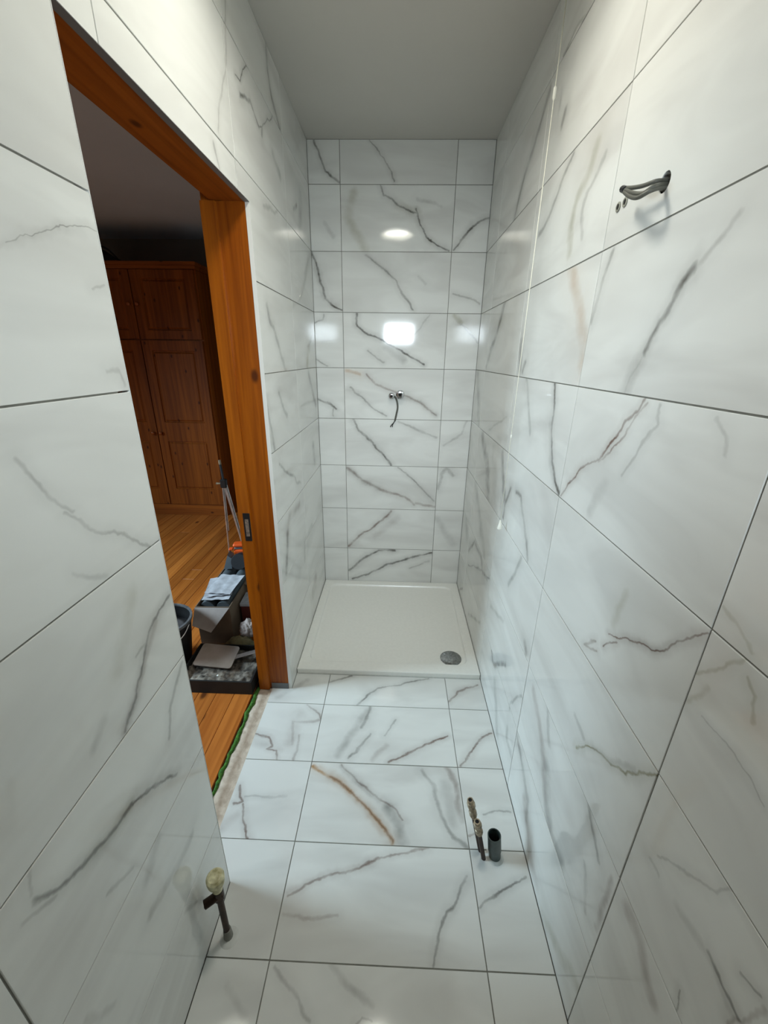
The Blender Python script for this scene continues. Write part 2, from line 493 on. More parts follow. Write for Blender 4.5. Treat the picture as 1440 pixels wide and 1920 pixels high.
# vein courses on the tile faces, in millimetres: back wall (x, z), side walls (y, z), floor (x, y);
# each is colour, strength, half width, points
VEINS = {
'B': [
('g',0.9,11,[[-127,2569],[-98,2496],[-70,2445],[-7,2400]]),
('g',0.25,31,[[-127,2569],[-98,2496],[-70,2445],[-7,2400]]),
('g',0.7,7,[[153,2571],[224,2498],[258,2457],[286,2401]]),
('g',0.2,22,[[-87,2223],[-37,2163]]),
('g',0.75,10,[[206,2381],[226,2346],[268,2335],[320,2296],[400,2261]]),
('g',0.9,9,[[399,2282],[427,2211],[464,2166],[518,2122],[583,2095]]),
('l',0.25,43,[[320,2296],[408,2270]]),
('l',0.35,44,[[72,2353],[34,2245],[96,2149],[130,2104]]),
('g',0.3,19,[[405,2333],[535,2297]]),
('g',0.8,10,[[609,2103],[671,2174],[705,2213],[745,2230],[785,2251]]),
('g',0.9,12,[[-168,2090],[-136,2024],[-122,1946],[-92,1864],[-56,1827],[-5,1800]]),
('g',0.3,30,[[-150,2055],[-125,1939],[-92,1859]]),
('g',0.6,11,[[139,2074],[222,2019],[294,1958],[331,1900],[401,1804]]),
('g',0.25,24,[[139,2074],[222,2019],[294,1958]]),
('g',0.35,14,[[429,1975],[467,1936]]),
('g',0.45,10,[[624,1892],[706,1872],[778,1841]]),
('g',0.6,9,[[-104,1782],[-114,1754],[-165,1734]]),
('g',0.5,9,[[-168,1535],[-102,1502]]),
('g',0.9,12,[[77,1776],[83,1715],[129,1681],[226,1648],[302,1606],[369,1568],[479,1517]]),
('g',0.45,9,[[138,1583],[237,1522]]),
('g',0.35,9,[[499,1780],[459,1736],[376,1633]]),
('g',0.3,49,[[255,1611],[351,1542]]),
('l',0.5,20,[[639,1782],[681,1747]]),
('g',0.5,12,[[682,1738],[786,1638]]),
('g',0.7,13,[[-175,1313],[-94,1282],[-55,1250]]),
('g',0.5,10,[[-72,1250],[-73,1201]]),
('o',0.55,19,[[10,1474],[90,1451]]),
('b',0.5,12,[[138,1458],[187,1400],[288,1364],[367,1337],[470,1292],[572,1223]]),
('g',0.2,26,[[367,1325],[470,1292],[572,1223]]),
('g',0.45,11,[[37,1379],[128,1295],[251,1207]]),
('g',0.7,14,[[57,1177],[87,1121],[189,1021],[255,957],[297,894]]),
('g',0.2,35,[[87,1121],[189,1021],[255,957]]),
('g',0.4,13,[[332,1179],[447,1128],[581,1084]]),
('g',0.3,14,[[763,1187],[734,1104],[628,1030]]),
('b',0.6,17,[[8,866],[105,792],[212,735],[301,704],[388,683],[458,628]]),
('g',0.25,34,[[8,866],[105,792],[212,735]]),
('g',0.5,11,[[339,884],[404,832],[495,753],[585,654]]),
('b',0.5,19,[[468,640],[599,609]]),
('g',0.4,21,[[608,745],[630,847],[659,880],[703,838]]),
('b',0.7,15,[[8,304],[81,389],[148,427],[214,489],[304,574]]),
('b',0.22,46,[[349,528],[192,392]]),
('g',0.25,45,[[614,524],[741,342]]),
('g',0.85,16,[[5,107],[113,210],[216,273],[333,280]]),
('g',0.8,15,[[31,42],[148,90],[289,169],[425,220],[592,267]]),
('g',0.4,13,[[443,143],[577,199]]),
],
'L': [
('g',0.7,5,[[-1042,2309],[-999,2312],[-964,2352],[-921,2386]]),
('g',0.7,11,[[-1014,2277],[-914,2302],[-877,2287],[-838,2272]]),
('g',0.6,6,[[-838,2272],[-746,2323],[-652,2379]]),
('g',0.5,18,[[-799,2288],[-812,2265]]),
('g',0.6,23,[[-675,2562],[-669,2499],[-645,2449],[-591,2419],[-539,2393]]),
('g',0.3,9,[[-1071,2445],[-1114,2289],[-1186,2185],[-1222,2106]]),
('g',0.3,31,[[-674,2258],[-589,2219]]),
('g',0.4,13,[[-1264,2066],[-1245,2023]]),
('g',0.5,20,[[-310,2206],[-382,2169]]),
('g',0.3,75,[[-218,2263],[-259,2109]]),
('g',0.3,14,[[-856,2040],[-668,2078]]),
('g',0.5,24,[[-907,1723],[-893,1681],[-850,1658],[-787,1590]]),
('g',0.5,23,[[-103,1653],[-217,1603]]),
('g',0.35,32,[[-793,1598],[-757,1551],[-696,1492]]),
('l',0.5,46,[[-186,1615],[-255,1509]]),
('g',0.5,42,[[-226,1459],[-146,1362],[-68,1285]]),
('g',0.4,22,[[-840,1407],[-785,1335],[-732,1298]]),
('g',0.5,25,[[-1012,1368],[-964,1194]]),
('g',0.5,16,[[-906,1124],[-792,1053],[-693,1009],[-639,961],[-562,937]]),
('g',0.4,56,[[-206,1060],[-183,957]]),
('b',0.4,44,[[-625,842],[-830,850],[-877,786]]),
('g',0.6,37,[[-877,786],[-898,709],[-950,629]]),
('g',0.35,40,[[-353,604],[-562,597],[-575,498]]),
('b',0.4,90,[[-328,232],[-409,188]]),
('g',0.6,2,[[-1989,1681],[-1956,1698],[-1916,1707],[-1894,1722],[-1849,1733],[-1813,1736]]),
('g',0.2,8,[[-2002,1676],[-1957,1695],[-1896,1718]]),
('g',0.3,5,[[-1851,1655],[-1818,1666]]),
('g',0.3,7,[[-1860,1525],[-1824,1528],[-1817,1505]]),
('g',0.35,8,[[-2071,1428],[-2054,1396],[-2035,1363],[-2002,1325]]),
('g',0.35,7,[[-2021,1333],[-1975,1286],[-1935,1260],[-1889,1227],[-1844,1194]]),
('g',0.22,10,[[-2031,1236],[-1973,1200]]),
('g',0.7,7,[[-1823,1057],[-1865,1045],[-1904,1028],[-1951,969],[-2000,917],[-2026,897]]),
('b',0.4,17,[[-1883,1032],[-1941,973],[-2000,917],[-2026,897]]),
('g',0.35,8,[[-1913,1016],[-1952,1009]]),
('l',0.22,33,[[-1929,1132],[-2005,1025]]),
('g',0.25,23,[[-2059,963],[-2096,940]]),
('g',0.45,12,[[-1820,877],[-1869,837],[-1896,805],[-1920,753]]),
('g',0.75,9,[[-1919,645],[-1989,700],[-2059,744],[-2102,754],[-2162,777],[-2214,804],[-2247,836]]),
('l',0.3,21,[[-2059,744],[-2102,754],[-2162,777]]),
('g',0.4,7,[[-2239,883],[-2247,846]]),
('g',0.4,9,[[-2227,804],[-2270,829]]),
('g',0.35,9,[[-2099,627],[-2158,664]]),
('g',0.3,34,[[-2030,581],[-2068,544]]),
('g',0.35,25,[[-1923,421],[-2020,436],[-2089,464]]),
('g',0.35,11,[[-1923,166],[-2005,278]]),
('g',0.25,15,[[-2219,445],[-2259,522]]),
],
'R': [
('g',0.5,12,[[-1164,2383],[-1043,2404],[-954,2391]]),
('g',0.6,31,[[-857,2358],[-790,2313],[-729,2257],[-652,2214],[-588,2149],[-559,2094]]),
('g',0.5,23,[[-1039,2228],[-1030,2205]]),
('g',0.25,81,[[-790,2313],[-652,2214],[-559,2094]]),
('g',0.5,17,[[-1161,2084],[-1087,2032],[-1022,1977],[-931,1949]]),
('l',0.4,36,[[-1324,2040],[-1287,1990],[-1245,1952],[-1227,1897],[-1246,1830]]),
('g',0.4,17,[[-1381,2001],[-1308,1955],[-1298,1908],[-1320,1844]]),
('g',0.7,34,[[-551,1784],[-495,1716],[-438,1655],[-348,1598]]),
('g',0.6,42,[[-886,1604],[-913,1516]]),
('g',0.7,24,[[-970,1542],[-951,1510]]),
('g',0.45,14,[[-1519,1782],[-1484,1719],[-1463,1641]]),
('o',0.4,45,[[-1265,1804],[-1352,1713],[-1448,1586],[-1454,1544]]),
('g',0.75,17,[[-1808,1696],[-1784,1681],[-1755,1623],[-1723,1568]]),
('g',0.3,40,[[-1784,1681],[-1755,1623],[-1723,1568],[-1681,1496]]),
('g',0.3,12,[[-1879,1747],[-1839,1710],[-1797,1690]]),
('g',0.4,11,[[-1723,1568],[-1681,1496]]),
('b',0.9,7,[[-1763,1486],[-1752,1460],[-1713,1436],[-1695,1409],[-1665,1370],[-1640,1346],[-1597,1326],[-1556,1301],[-1516,1262],[-1467,1204]]),
('b',0.22,23,[[-1752,1460],[-1695,1409],[-1640,1346]]),
('b',0.6,6,[[-1774,1479],[-1734,1431],[-1681,1367],[-1638,1340]]),
('g',0.35,8,[[-1816,1483],[-1814,1462],[-1821,1448],[-1774,1388],[-1738,1339]]),
('g',0.2,31,[[-1685,1297],[-1653,1213]]),
('g',0.25,8,[[-1949,1480],[-1983,1452],[-1984,1431]]),
('g',0.8,15,[[-1293,1486],[-1318,1431],[-1332,1351],[-1371,1266],[-1415,1219],[-1459,1196]]),
('g',0.3,32,[[-1317,1365],[-1363,1264],[-1415,1219]]),
('g',0.4,21,[[-1009,1488],[-1088,1388],[-1134,1317]]),
('g',0.6,37,[[-541,1786],[-474,1695],[-395,1626],[-282,1520]]),
('g',0.5,58,[[-66,1467],[-236,1207]]),
('g',0.3,12,[[-805,1321],[-502,1219]]),
('g',0.7,74,[[-359,1149],[-550,1049],[-628,896]]),
('g',0.6,41,[[-808,1163],[-889,1037],[-927,999]]),
('g',0.7,23,[[-938,918],[-941,988],[-990,1067]]),
('g',0.55,20,[[-1072,1076],[-1137,1076],[-1164,1034],[-1262,953],[-1303,905]]),
('g',0.25,90,[[-644,1131],[-784,963]]),
('b',0.9,4,[[-2058,1185],[-2039,1164],[-2014,1132],[-1995,1103],[-1966,1076],[-1928,1053],[-1901,1041],[-1874,1033],[-1830,1005]]),
('g',0.22,13,[[-2014,1132],[-1966,1076],[-1901,1041]]),
('b',0.7,5,[[-1861,1013],[-1824,965]]),
('b',0.6,7,[[-1803,936],[-1753,907],[-1794,956]]),
('l',0.25,21,[[-1857,1119],[-1838,1039]]),
('l',0.45,6,[[-2061,1112],[-2095,1148],[-2103,1168],[-2122,1185]]),
('l',0.5,6,[[-2133,1169],[-2154,1153],[-2162,1123]]),
('l',0.35,10,[[-2086,1105],[-2069,1056]]),
('g',0.35,3,[[-2099,1054],[-2128,1057],[-2162,1056],[-2211,1040]]),
('l',0.35,6,[[-2070,1236],[-2096,1224],[-2127,1203]]),
('l',0.85,6,[[-2058,886],[-2011,830],[-1991,796],[-1957,768],[-1918,750],[-1877,726],[-1819,655]]),
('g',0.25,14,[[-2009,834],[-1954,775],[-1877,726]]),
('g',0.35,17,[[-1783,720],[-1835,709]]),
('g',0.7,22,[[-441,564],[-286,432]]),
('g',0.6,28,[[-443,562],[-632,567],[-700,519],[-797,540]]),
('g',0.7,12,[[-329,354],[-571,476],[-673,516],[-739,525],[-836,563]]),
('g',0.4,23,[[-1231,878],[-1196,803],[-1129,711]]),
('g',0.4,59,[[-311,874],[-515,734],[-695,609]]),
('g',0.4,78,[[-141,582],[-188,497]]),
('g',0.7,19,[[-109,41],[-217,117]]),
('g',0.35,18,[[-926,457],[-1132,525]]),
('g',0.4,18,[[-471,93],[-767,252]]),
('g',0.6,21,[[-1035,286],[-1085,254],[-1241,393]]),
('g',0.6,29,[[-1397,626],[-1418,609]]),
('g',0.4,14,[[-1439,443],[-1355,313],[-1356,279]]),
('g',0.4,51,[[-1135,199],[-1224,84],[-1261,50]]),
('g',0.5,34,[[-1375,189],[-1380,145],[-1443,149]]),
('b',0.4,40,[[-1531,543],[-1602,506],[-1658,460],[-1700,402],[-1740,345]]),
('g',0.35,22,[[-1645,590],[-1697,508]]),
('g',0.5,50,[[-1710,431],[-1749,346],[-1805,290],[-1875,298]]),
('g',0.5,14,[[-1924,588],[-1996,526]]),
('g',0.35,14,[[-1956,451],[-2008,348]]),
('b',0.45,18,[[-2045,552],[-2046,459],[-2047,384]]),
('g',0.55,24,[[-1471,275],[-1560,229],[-1642,185],[-1660,111]]),
('b',0.5,44,[[-1623,161],[-1660,111],[-1738,43],[-1793,40]]),
('l',0.4,39,[[-1862,21],[-1940,69],[-2047,145]]),
('b',0.4,32,[[-2099,561],[-2143,566],[-2194,524]]),
('g',0.3,17,[[-2168,746],[-2220,762],[-2250,764],[-2286,747]]),
('g',0.4,8,[[-2104,734],[-2127,735]]),
('g',0.3,5,[[-2111,761],[-2204,847],[-2234,896]]),
('g',0.8,8,[[-2236,770],[-2262,763],[-2293,755]]),
('g',0.7,5,[[-2276,810],[-2303,825]]),
('g',0.7,4,[[-2230,636],[-2238,581]]),
('b',0.5,6,[[-2287,724],[-2311,819]]),
],
'F': [
('g',0.65,10,[[166,-1093],[266,-992],[404,-943],[517,-915]]),
('g',0.6,11,[[11,-961],[121,-915]]),
('g',0.3,28,[[-225,-1069],[-102,-955]]),
('b',0.7,11,[[608,-1063],[663,-994],[768,-944]]),
('b',0.6,10,[[-69,-1110],[-7,-1157],[12,-1191]]),
('b',0.4,17,[[10,-1186],[-110,-1206],[-95,-1316]]),
('b',0.8,9,[[-265,-1271],[-201,-1287],[-173,-1332],[-194,-1346],[-152,-1351],[-140,-1394]]),
('b',0.45,12,[[-70,-1276],[-65,-1391]]),
('b',0.22,60,[[-97,-1167],[-100,-1306]]),
('b',0.2,45,[[-249,-1313],[-147,-1346]]),
('g',0.6,15,[[234,-1112],[222,-1161],[202,-1220]]),
('g',0.6,10,[[243,-1254],[190,-1344],[157,-1370]]),
('g',0.35,36,[[223,-1137],[179,-1227],[111,-1360]]),
('g',0.4,8,[[351,-1176],[302,-1260]]),
('b',0.8,10,[[579,-1253],[491,-1298],[410,-1335],[330,-1388]]),
('b',0.3,24,[[315,-1314],[262,-1377]]),
('b',0.85,9,[[615,-1392],[678,-1316],[735,-1254],[777,-1228]]),
('b',0.75,9,[[-247,-1507],[-214,-1562],[-246,-1573]]),
('b',0.75,8,[[-211,-1572],[-187,-1637],[-147,-1688]]),
('g',0.3,10,[[-207,-1542],[-62,-1540]]),
('b',0.25,35,[[-263,-1657],[-222,-1611]]),
('o',0.85,17,[[19,-1418],[90,-1455],[172,-1500],[241,-1563],[294,-1617],[345,-1676]]),
('o',0.35,35,[[48,-1421],[142,-1478],[241,-1563],[314,-1646]]),
('b',0.6,8,[[90,-1455],[172,-1500],[241,-1563],[294,-1617],[345,-1676]]),
('b',0.6,8,[[128,-1406],[213,-1471],[291,-1531],[353,-1567],[382,-1605]]),
('g',0.5,38,[[322,-1565],[361,-1618],[383,-1680]]),
('g',0.3,21,[[129,-1413],[213,-1475],[291,-1537]]),
('g',0.5,16,[[462,-1410],[502,-1470],[514,-1561],[547,-1635],[596,-1679]]),
('b',0.5,21,[[562,-1399],[588,-1466],[587,-1548],[599,-1596]]),
('g',0.25,45,[[538,-1466],[562,-1601]]),
('b',0.6,6,[[612,-1649],[643,-1631]]),
('g',0.55,8,[[682,-1574],[726,-1561],[780,-1563]]),
('b',0.65,8,[[24,-1833],[69,-1807],[143,-1782],[229,-1757],[282,-1732],[354,-1710],[464,-1693]]),
('b',0.25,18,[[21,-1824],[114,-1786],[229,-1752]]),
('b',0.35,10,[[19,-1888],[112,-1888],[183,-1876]]),
('g',0.6,8,[[579,-1765],[540,-1826],[500,-1880],[472,-1934],[456,-1976]]),
('g',0.75,7,[[610,-1837],[661,-1811],[737,-1777],[781,-1761]]),
('g',0.35,9,[[27,-1989],[83,-2034],[144,-2083]]),
('g',0.3,16,[[176,-1990],[256,-2032],[300,-2054]]),
('g',0.5,5,[[249,-2083],[274,-2071],[295,-2081]]),
('g',0.2,17,[[-95,-2034],[-23,-2077]]),
],
}


TT = 0.010      # tile thickness
JW = 0.0030     # joint width
CH = 0.0007     # arris
_tile_mesh = {}


def tile_mesh(w, h):
    k = (round(w, 4), round(h, 4))
    if k not in _tile_mesh:
        mb = MB()
        lo = [(0, 0, -TT), (w, 0, -TT), (w, h, -TT), (0, h, -TT)]
        md = [(0, 0, -CH), (w, 0, -CH), (w, h, -CH), (0, h, -CH)]
        hi = [(CH, CH, 0), (w - CH, CH, 0), (w - CH, h - CH, 0), (CH, h - CH, 0)]
        L = [[mb.bm.verts.new(p) for p in r] for r in (lo, md, hi)]
        for a, b in zip(L, L[1:]):
            for i in range(4):
                j = (i + 1) % 4
                mb.bm.faces.new((a[i], a[j], b[j], b[i]))
        mb.bm.faces.new(L[2])
        mb.bm.faces.new(list(reversed(L[0])))
        _tile_mesh[k] = mb.mesh('tile')
    return _tile_mesh[k]


def polygon_tile_mesh(poly, hole=None):
    mb = MB()
    if hole is None:
        mb.prism(poly, -TT, 0)
    else:
        cx, cy, r = hole
        circ = [(cx + r * math.cos(2 * math.pi * i / 20), cy + r * math.sin(2 * math.pi * i / 20)) for i in range(20)]
        lays = []
        for z in (0, -TT):
            vo = [mb.bm.verts.new((x, y, z)) for x, y in poly]
            vi = [mb.bm.verts.new((x, y, z)) for x, y in circ]
            es = [mb.bm.edges.new((v[i], v[(i + 1) % len(v)])) for v in (vo, vi) for i in range(len(v))]
            bmesh.ops.triangle_fill(mb.bm, use_beauty=True, edges=es)
            lays.append((vo, vi))
        for a, b in ((lays[0][0], lays[1][0]), (lays[0][1], lays[1][1])):
            for i in range(len(a)):
                j = (i + 1) % len(a)
                mb.bm.faces.new((a[i], a[j], b[j], b[i]))
    return mb.mesh('tile')


WALLS = {   # origin of wall coordinates, u axis, v axis, normal; wall (a, b) -> world
    'B': (lambda a, b: Vector((a, 0, b)), Vector((1, 0, 0)), Vector((0, 0, 1)), Vector((0, -1, 0))),
    'R': (lambda a, b: Vector((XR, a, b)), Vector((0, -1, 0)), Vector((0, 0, 1)), Vector((-1, 0, 0))),
    'L': (lambda a, b: Vector((XL, a, b)), Vector((0, 1, 0)), Vector((0, 0, 1)), Vector((1, 0, 0))),
    'F': (lambda a, b: Vector((a, b, 0)), Vector((1, 0, 0)), Vector((0, 1, 0)), Vector((0, 0, 1))),
}
_seed = [100]


def put_tile(wall, parent, a0, a1, b0, b1, poly=None, hole=None):
    """tile covering a0..a1, b0..b1 of the wall (joint taken off all round); POLY in wall coordinates for cut tiles"""
    to_world, u, v, nrm = WALLS[wall]
    j = JW / 2
    a0, a1, b0, b1 = a0 + j, a1 - j, b0 + j, b1 - j
    flip = wall == 'R'
    ou = a1 if flip else a0

    def loc(a, b):
        return ((ou - a) if flip else (a - ou), b - b0)
    segs = []
    for c, st, w, pts in VEINS[wall]:
        w /= 1000.0
        for (x0, y0), (x1, y1) in zip(pts, pts[1:]):
            x0, y0, x1, y1 = x0 / 1000, y0 / 1000, x1 / 1000, y1 / 1000
            hit = any(a0 + .004 < x0 + (x1 - x0) * t < a1 - .004 and b0 + .004 < y0 + (y1 - y0) * t < b1 - .004 for t in (0.15, 0.5, 0.85))
            if hit:
                p, q = loc(x0, y0), loc(x1, y1)
                segs.append((c, st, w, p[0], p[1], q[0], q[1]))
    _seed[0] += 1
    mat = marble('marble_tile_glaze', segs, _seed[0])
    if poly:
        pl = [loc(a, b) for a, b in poly]
        if flip:
            pl.reverse()
        me = polygon_tile_mesh(pl)
    elif hole:
        hc = loc(hole[0], hole[1])
        me = polygon_tile_mesh([(0, 0), (a1 - a0, 0), (a1 - a0, b1 - b0), (0, b1 - b0)], (hc[0], hc[1], hole[2]))
    else:
        me = tile_mesh(a1 - a0, b1 - b0)
    if not me.materials:
        me.materials.append(None)
    o = bpy.data.objects.new('tile', me)
    COL.objects.link(o)
    o.parent = parent
    o.material_slots[0].link = 'OBJECT'
    o.material_slots[0].material = mat
    rr = random.Random(_seed[0])
    org = to_world(ou, b0) + nrm * rr.uniform(-0.0004, 0.0003)
    o.matrix_local = Matrix(((u.x, v.x, nrm.x, org.x), (u.y, v.y, nrm.y, org.y), (u.z, v.z, nrm.z, org.z), (0, 0, 0, 1)))
    return o


# ------------------------------------------------------------------ the room shell
YB = -3.25          # wall behind the camera
G = 0.0022          # grout lies this far behind the tile faces
DY0, DY1, DZ = -1.81, -1.01, 2.015      # door opening
WXL = -0.325        # bedroom face of the wall with the door
rows = [0.0] + [0.29 + 0.3 * k for k in range(8)] + [ZC]

wall_back = struct(MB().box(WXL, XR + 0.13, G, 0.12, -0.1, ZC + 0.1).build('wall_back', M_grout))
for r0, r1 in zip(rows, rows[1:]):
    for a0, a1 in ((XL, 0.0), (0.0, 0.6), (0.6, XR)):
        put_tile('B', wall_back, a0, a1, r0, r1)

HOLE = (-1.667, 1.852, 0.0165)      # cable hole in the right wall
mb = MB()
pr_ = [(YB, -0.1), (0.0, -0.1), (0.0, ZC + 0.1), (YB, ZC + 0.1)]
circ = [(HOLE[0] + HOLE[2] * math.cos(2 * math.pi * i / 20), HOLE[1] + HOLE[2] * math.sin(2 * math.pi * i / 20)) for i in range(20)]
x0, x1, x2 = XR + G, XR + 0.07, XR + 0.13
vo = [mb.bm.verts.new((x0, a, b)) for a, b in pr_]
vi = [mb.bm.verts.new((x0, a, b)) for a, b in circ]
bmesh.ops.triangle_fill(mb.bm, use_beauty=True, edges=[mb.bm.edges.new((q[i], q[(i + 1) % len(q)])) for q in (vo, vi) for i in range(len(q))])
vk = [mb.bm.verts.new((x1, a, b)) for a, b in circ]
for i in range(20):
    mb.bm.faces.new((vi[i], vi[(i + 1) % 20], vk[(i + 1) % 20], vk[i]))
mb.bm.faces.new(vk)
vb = [mb.bm.verts.new((x2, a, b)) for a, b in pr_]
for i in range(4):
    mb.bm.faces.new((vo[i], vo[(i + 1) % 4], vb[(i + 1) % 4], vb[i]))
mb.bm.faces.new(vb)
wall_right = struct(mb.build('wall_right', M_grout))
right_cols = [0.0, -0.26, -0.86, -1.46, -2.06, -2.66, YB]
for r0, r1 in zip(rows, rows[1:]):
    for a1, a0 in zip(right_cols, right_cols[1:]):
        holed = a0 < HOLE[0] < a1 and r0 < HOLE[1] < r1
        put_tile('R', wall_right, a0, a1, r0, r1, hole=HOLE if holed else None)

mb = MB()
mb.box(WXL, XL - G, YB, DY0 - 0.03, -0.1, ZC + 0.1)
mb.box(WXL, XL - G, DY1 + 0.03, 0.12, -0.1, ZC + 0.1)
mb.box(WXL, XL - G, DY0 - 0.03, DY1 + 0.03, DZ + 0.03, ZC + 0.1)
wall_left = struct(mb.build('wall_left', M_grout))
left_cols = [YB, -2.91, -2.31, -1.71, -1.11, -0.51, 0.0]
for r0, r1 in zip(rows, rows[1:]):
    for a0, a1 in zip(left_cols, left_cols[1:]):
        j = JW / 2
        if r0 >= 2.05 or a1 <= DY0 or a0 >= DY1:
            put_tile('L', wall_left, a0, a1, r0, r1)
        elif a0 < DY0:
            if r1 > DZ:
                put_tile('L', wall_left, a0, a1, r0, r1, poly=[(a0 + j, r0 + j), (DY0, r0 + j), (DY0, DZ), (a1 - j, DZ), (a1 - j, r1 - j), (a0 + j, r1 - j)])
            else:
                put_tile('L', wall_left, a0, DY0 + j, r0, r1)
        elif a1 > DY1:
            if r1 > DZ:
                put_tile('L', wall_left, a0, a1, r0, r1, poly=[(a0 + j, DZ), (DY1, DZ), (DY1, r0 + j), (a1 - j, r0 + j), (a1 - j, r1 - j), (a0 + j, r1 - j)])
            else:
                put_tile('L', wall_left, DY1 - j, a1, r0, r1)
        elif r1 > DZ:
            put_tile('L', wall_left, a0, a1, DZ - j, r1)

# floor of the bathroom: tiles run a little way into the doorway
SILL = -0.264
mb = MB()
mb.box(XL, XR, YB, 0.0, -0.12, -G)
mb.box(SILL, XL, DY0 + 0.001, DY1 - 0.001, -0.12, -G)
floor = struct(mb.build('floor', M_grout))
frows = [YB, -2.86, -2.565, -2.272, -1.9795, -1.687, -1.3945, -1.102, -0.86]
for b0, b1 in zip(frows, frows[1:]):
    put_tile('F', floor, 0.010, 0.606, b0, b1)
    put_tile('F', floor, 0.606, XR, b0, b1)
    j = JW / 2
    lo, hi = max(b0 + j, DY0), min(b1 - j, DY1)
    if hi - lo > 0.02:
        poly = [(XL + j, b0 + j), (0.010 - j, b0 + j), (0.010 - j, b1 - j), (XL + j, b1 - j)]
        if hi < b1 - j - 1e-6:
            poly += [(XL + j, hi)]
        poly += [(SILL, hi), (SILL, lo)]
        if lo > b0 + j + 1e-6:
            poly += [(XL + j, lo)]
        put_tile('F', floor, SILL - j, 0.010, b0, b1, poly=poly)
    else:
        put_tile('F', floor, XL, 0.010, b0, b1)

struct(MB().box(WXL, XR + 0.13, YB, 0.12, ZC, ZC + 0.1).build('ceiling', M_ceiling))

# wall behind the camera with its small high window
WX0, WX1, WZ0, WZ1 = 0.11, 0.55, 1.67, 2.01
mb = MB()
mb.box(XL - 0.1, WX0, YB - 0.12, YB, -0.1, ZC + 0.1)
mb.box(WX1, XR + 0.1, YB - 0.12, YB, -0.1, ZC + 0.1)
mb.box(WX0, WX1, YB - 0.12, YB, -0.1, WZ0)
mb.box(WX0, WX1, YB - 0.12, YB, WZ1, ZC + 0.1)
struct(mb.build('wall_front', M_plaster))
w1 = struct(thing('window_1', None, None))
mb = MB()
for bx_ in ((WX0, WX0 + .03, WZ0, WZ1), (WX1 - .03, WX1, WZ0, WZ1), (WX0 + .03, WX1 - .03, WZ0, WZ0 + .03), (WX0 + .03, WX1 - .03, WZ1 - .03, WZ1)):
    mb.box(bx_[0], bx_[1], YB - 0.09, YB - 0.03, bx_[2], bx_[3])
mb.build('window_frame', M_white_plastic, w1)

# ------------------------------------------------------------------ door frame of varnished pine, door lifted off
d1 = struct(thing('door_1', None, None))
JX0, JX1 = -0.325, -0.181
MB().box(JX0, JX1, DY1, DY1 + 0.03, 0.0, DZ + 0.03).build('jamb', M_jamb, d1)
MB().box(JX0, -0.275, DY1 - 0.013, DY1, 0.0, DZ - 0.001).build('door_stop', M_jamb, d1)
MB().box(JX0, JX1, DY0 - 0.03, DY0, 0.0, DZ + 0.03).build('jamb', M_jamb, d1)
MB().box(JX0, -0.275, DY0, DY0 + 0.013, 0.0, DZ - 0.001).build('door_stop', M_jamb, d1)
MB().box(-0.292, JX1, DY0 + 0.0005, DY1 - 0.0005, DZ + 0.001, DZ + 0.03).build('head', M_head, d1)
sp = MB().box(-0.306, -0.277, DY1 - 0.0155, DY1 - 0.013, 0.815, 0.942, 0.001).build('strike_plate', M_black, d1)
sp['label'] = 'black metal strike plate'
MB().box(-0.299, -0.284, DY1 - 0.0165, DY1 - 0.0155, 0.838, 0.915).build('latch_slot', plain('worn_latch_slot', (120, 104, 92), 0.5, var=0.4, scale=120), sp)
ft = MB().box(JX1 - 0.085, JX1 - 0.002, DY1 - 0.004, DY1 - 0.0002, 0.0, 0.032).build('mortar_smear', M_grey_trim, d1)
# edge trims of the tiling round the opening
t1 = MB().box(XL - 0.0145, XL + 0.0005, DY1 - 0.0015, DY1 - 0.0002, 0.0, DZ).build('trim_1', M_trim)
struct(t1)
t2 = MB().box(XL - 0.0145, XL + 0.0005, DY0 + 0.0002, DY0 + 0.0015, 0.0, DZ).build('trim_2', M_trim)
struct(t2)
t3 = MB().box(XL - 0.0165, XL + 0.0003, DY0 + 0.002, DY1 - 0.002, DZ - 0.0016, DZ - 0.0002).build('trim_3', M_grey_trim)
struct(t3)

# threshold: sandy mortar fillet and ragged green strip along the boards
rnd = random.Random(3)
mb = MB()
n = 46
ys = [DY0 + (DY1 - DY0) * i / n for i in range(n + 1)]
edge = [-0.338 + 0.006 * noise.noise(Vector((y * 14, 0, 0))) + rnd.uniform(-.003, .003) + 0.012 * (y - DY0) for y in ys]
grid = []
for y, e in zip(ys, edge):
    grid.append([mb.bm.verts.new((x, y, z)) for x, z in ((SILL - 0.0004, -0.004), (SILL - 0.022, -0.010 + rnd.uniform(-.001, .001)), ((SILL + e) / 2, -0.004 + rnd.uniform(-.0015, .0015)), (e + 0.008, -0.001 + rnd.uniform(-.001, .002)), (e, -0.012))])
for a, b in zip(grid, grid[1:]):
    for i in range(4):
        mb.bm.faces.new((a[i], a[i + 1], b[i + 1], b[i]))
o = mb.build('mortar_fillet', M_mortar, smooth=True)
tag(o, 'sandy mortar fillet across the doorway between floor tiles and green strip', 'mortar')
mb = MB()
grid = []
for y, e in zip(ys, edge):
    w = 0.013 + 0.010 * noise.noise(Vector((y * 11, 4, 0))) + rnd.uniform(-.004, .004)
    grid.append([mb.bm.verts.new((x, y, z)) for x, z in ((e + 0.003, -0.006), (e + 0.001, 0.0012 + rnd.uniform(0, .0015)), (e - w * .6, 0.0022 + rnd.uniform(0, .001)), (e - w, 0.0004))])
for a, b in zip(grid, grid[1:]):
    for i in range(3):
        mb.bm.faces.new((a[i], a[i + 1], b[i + 1], b[i]))
o = mb.build('green_strip', M_green, smooth=True)
tag(o, 'ragged green strip along the edge of the wooden boards at the doorway', 'strip')

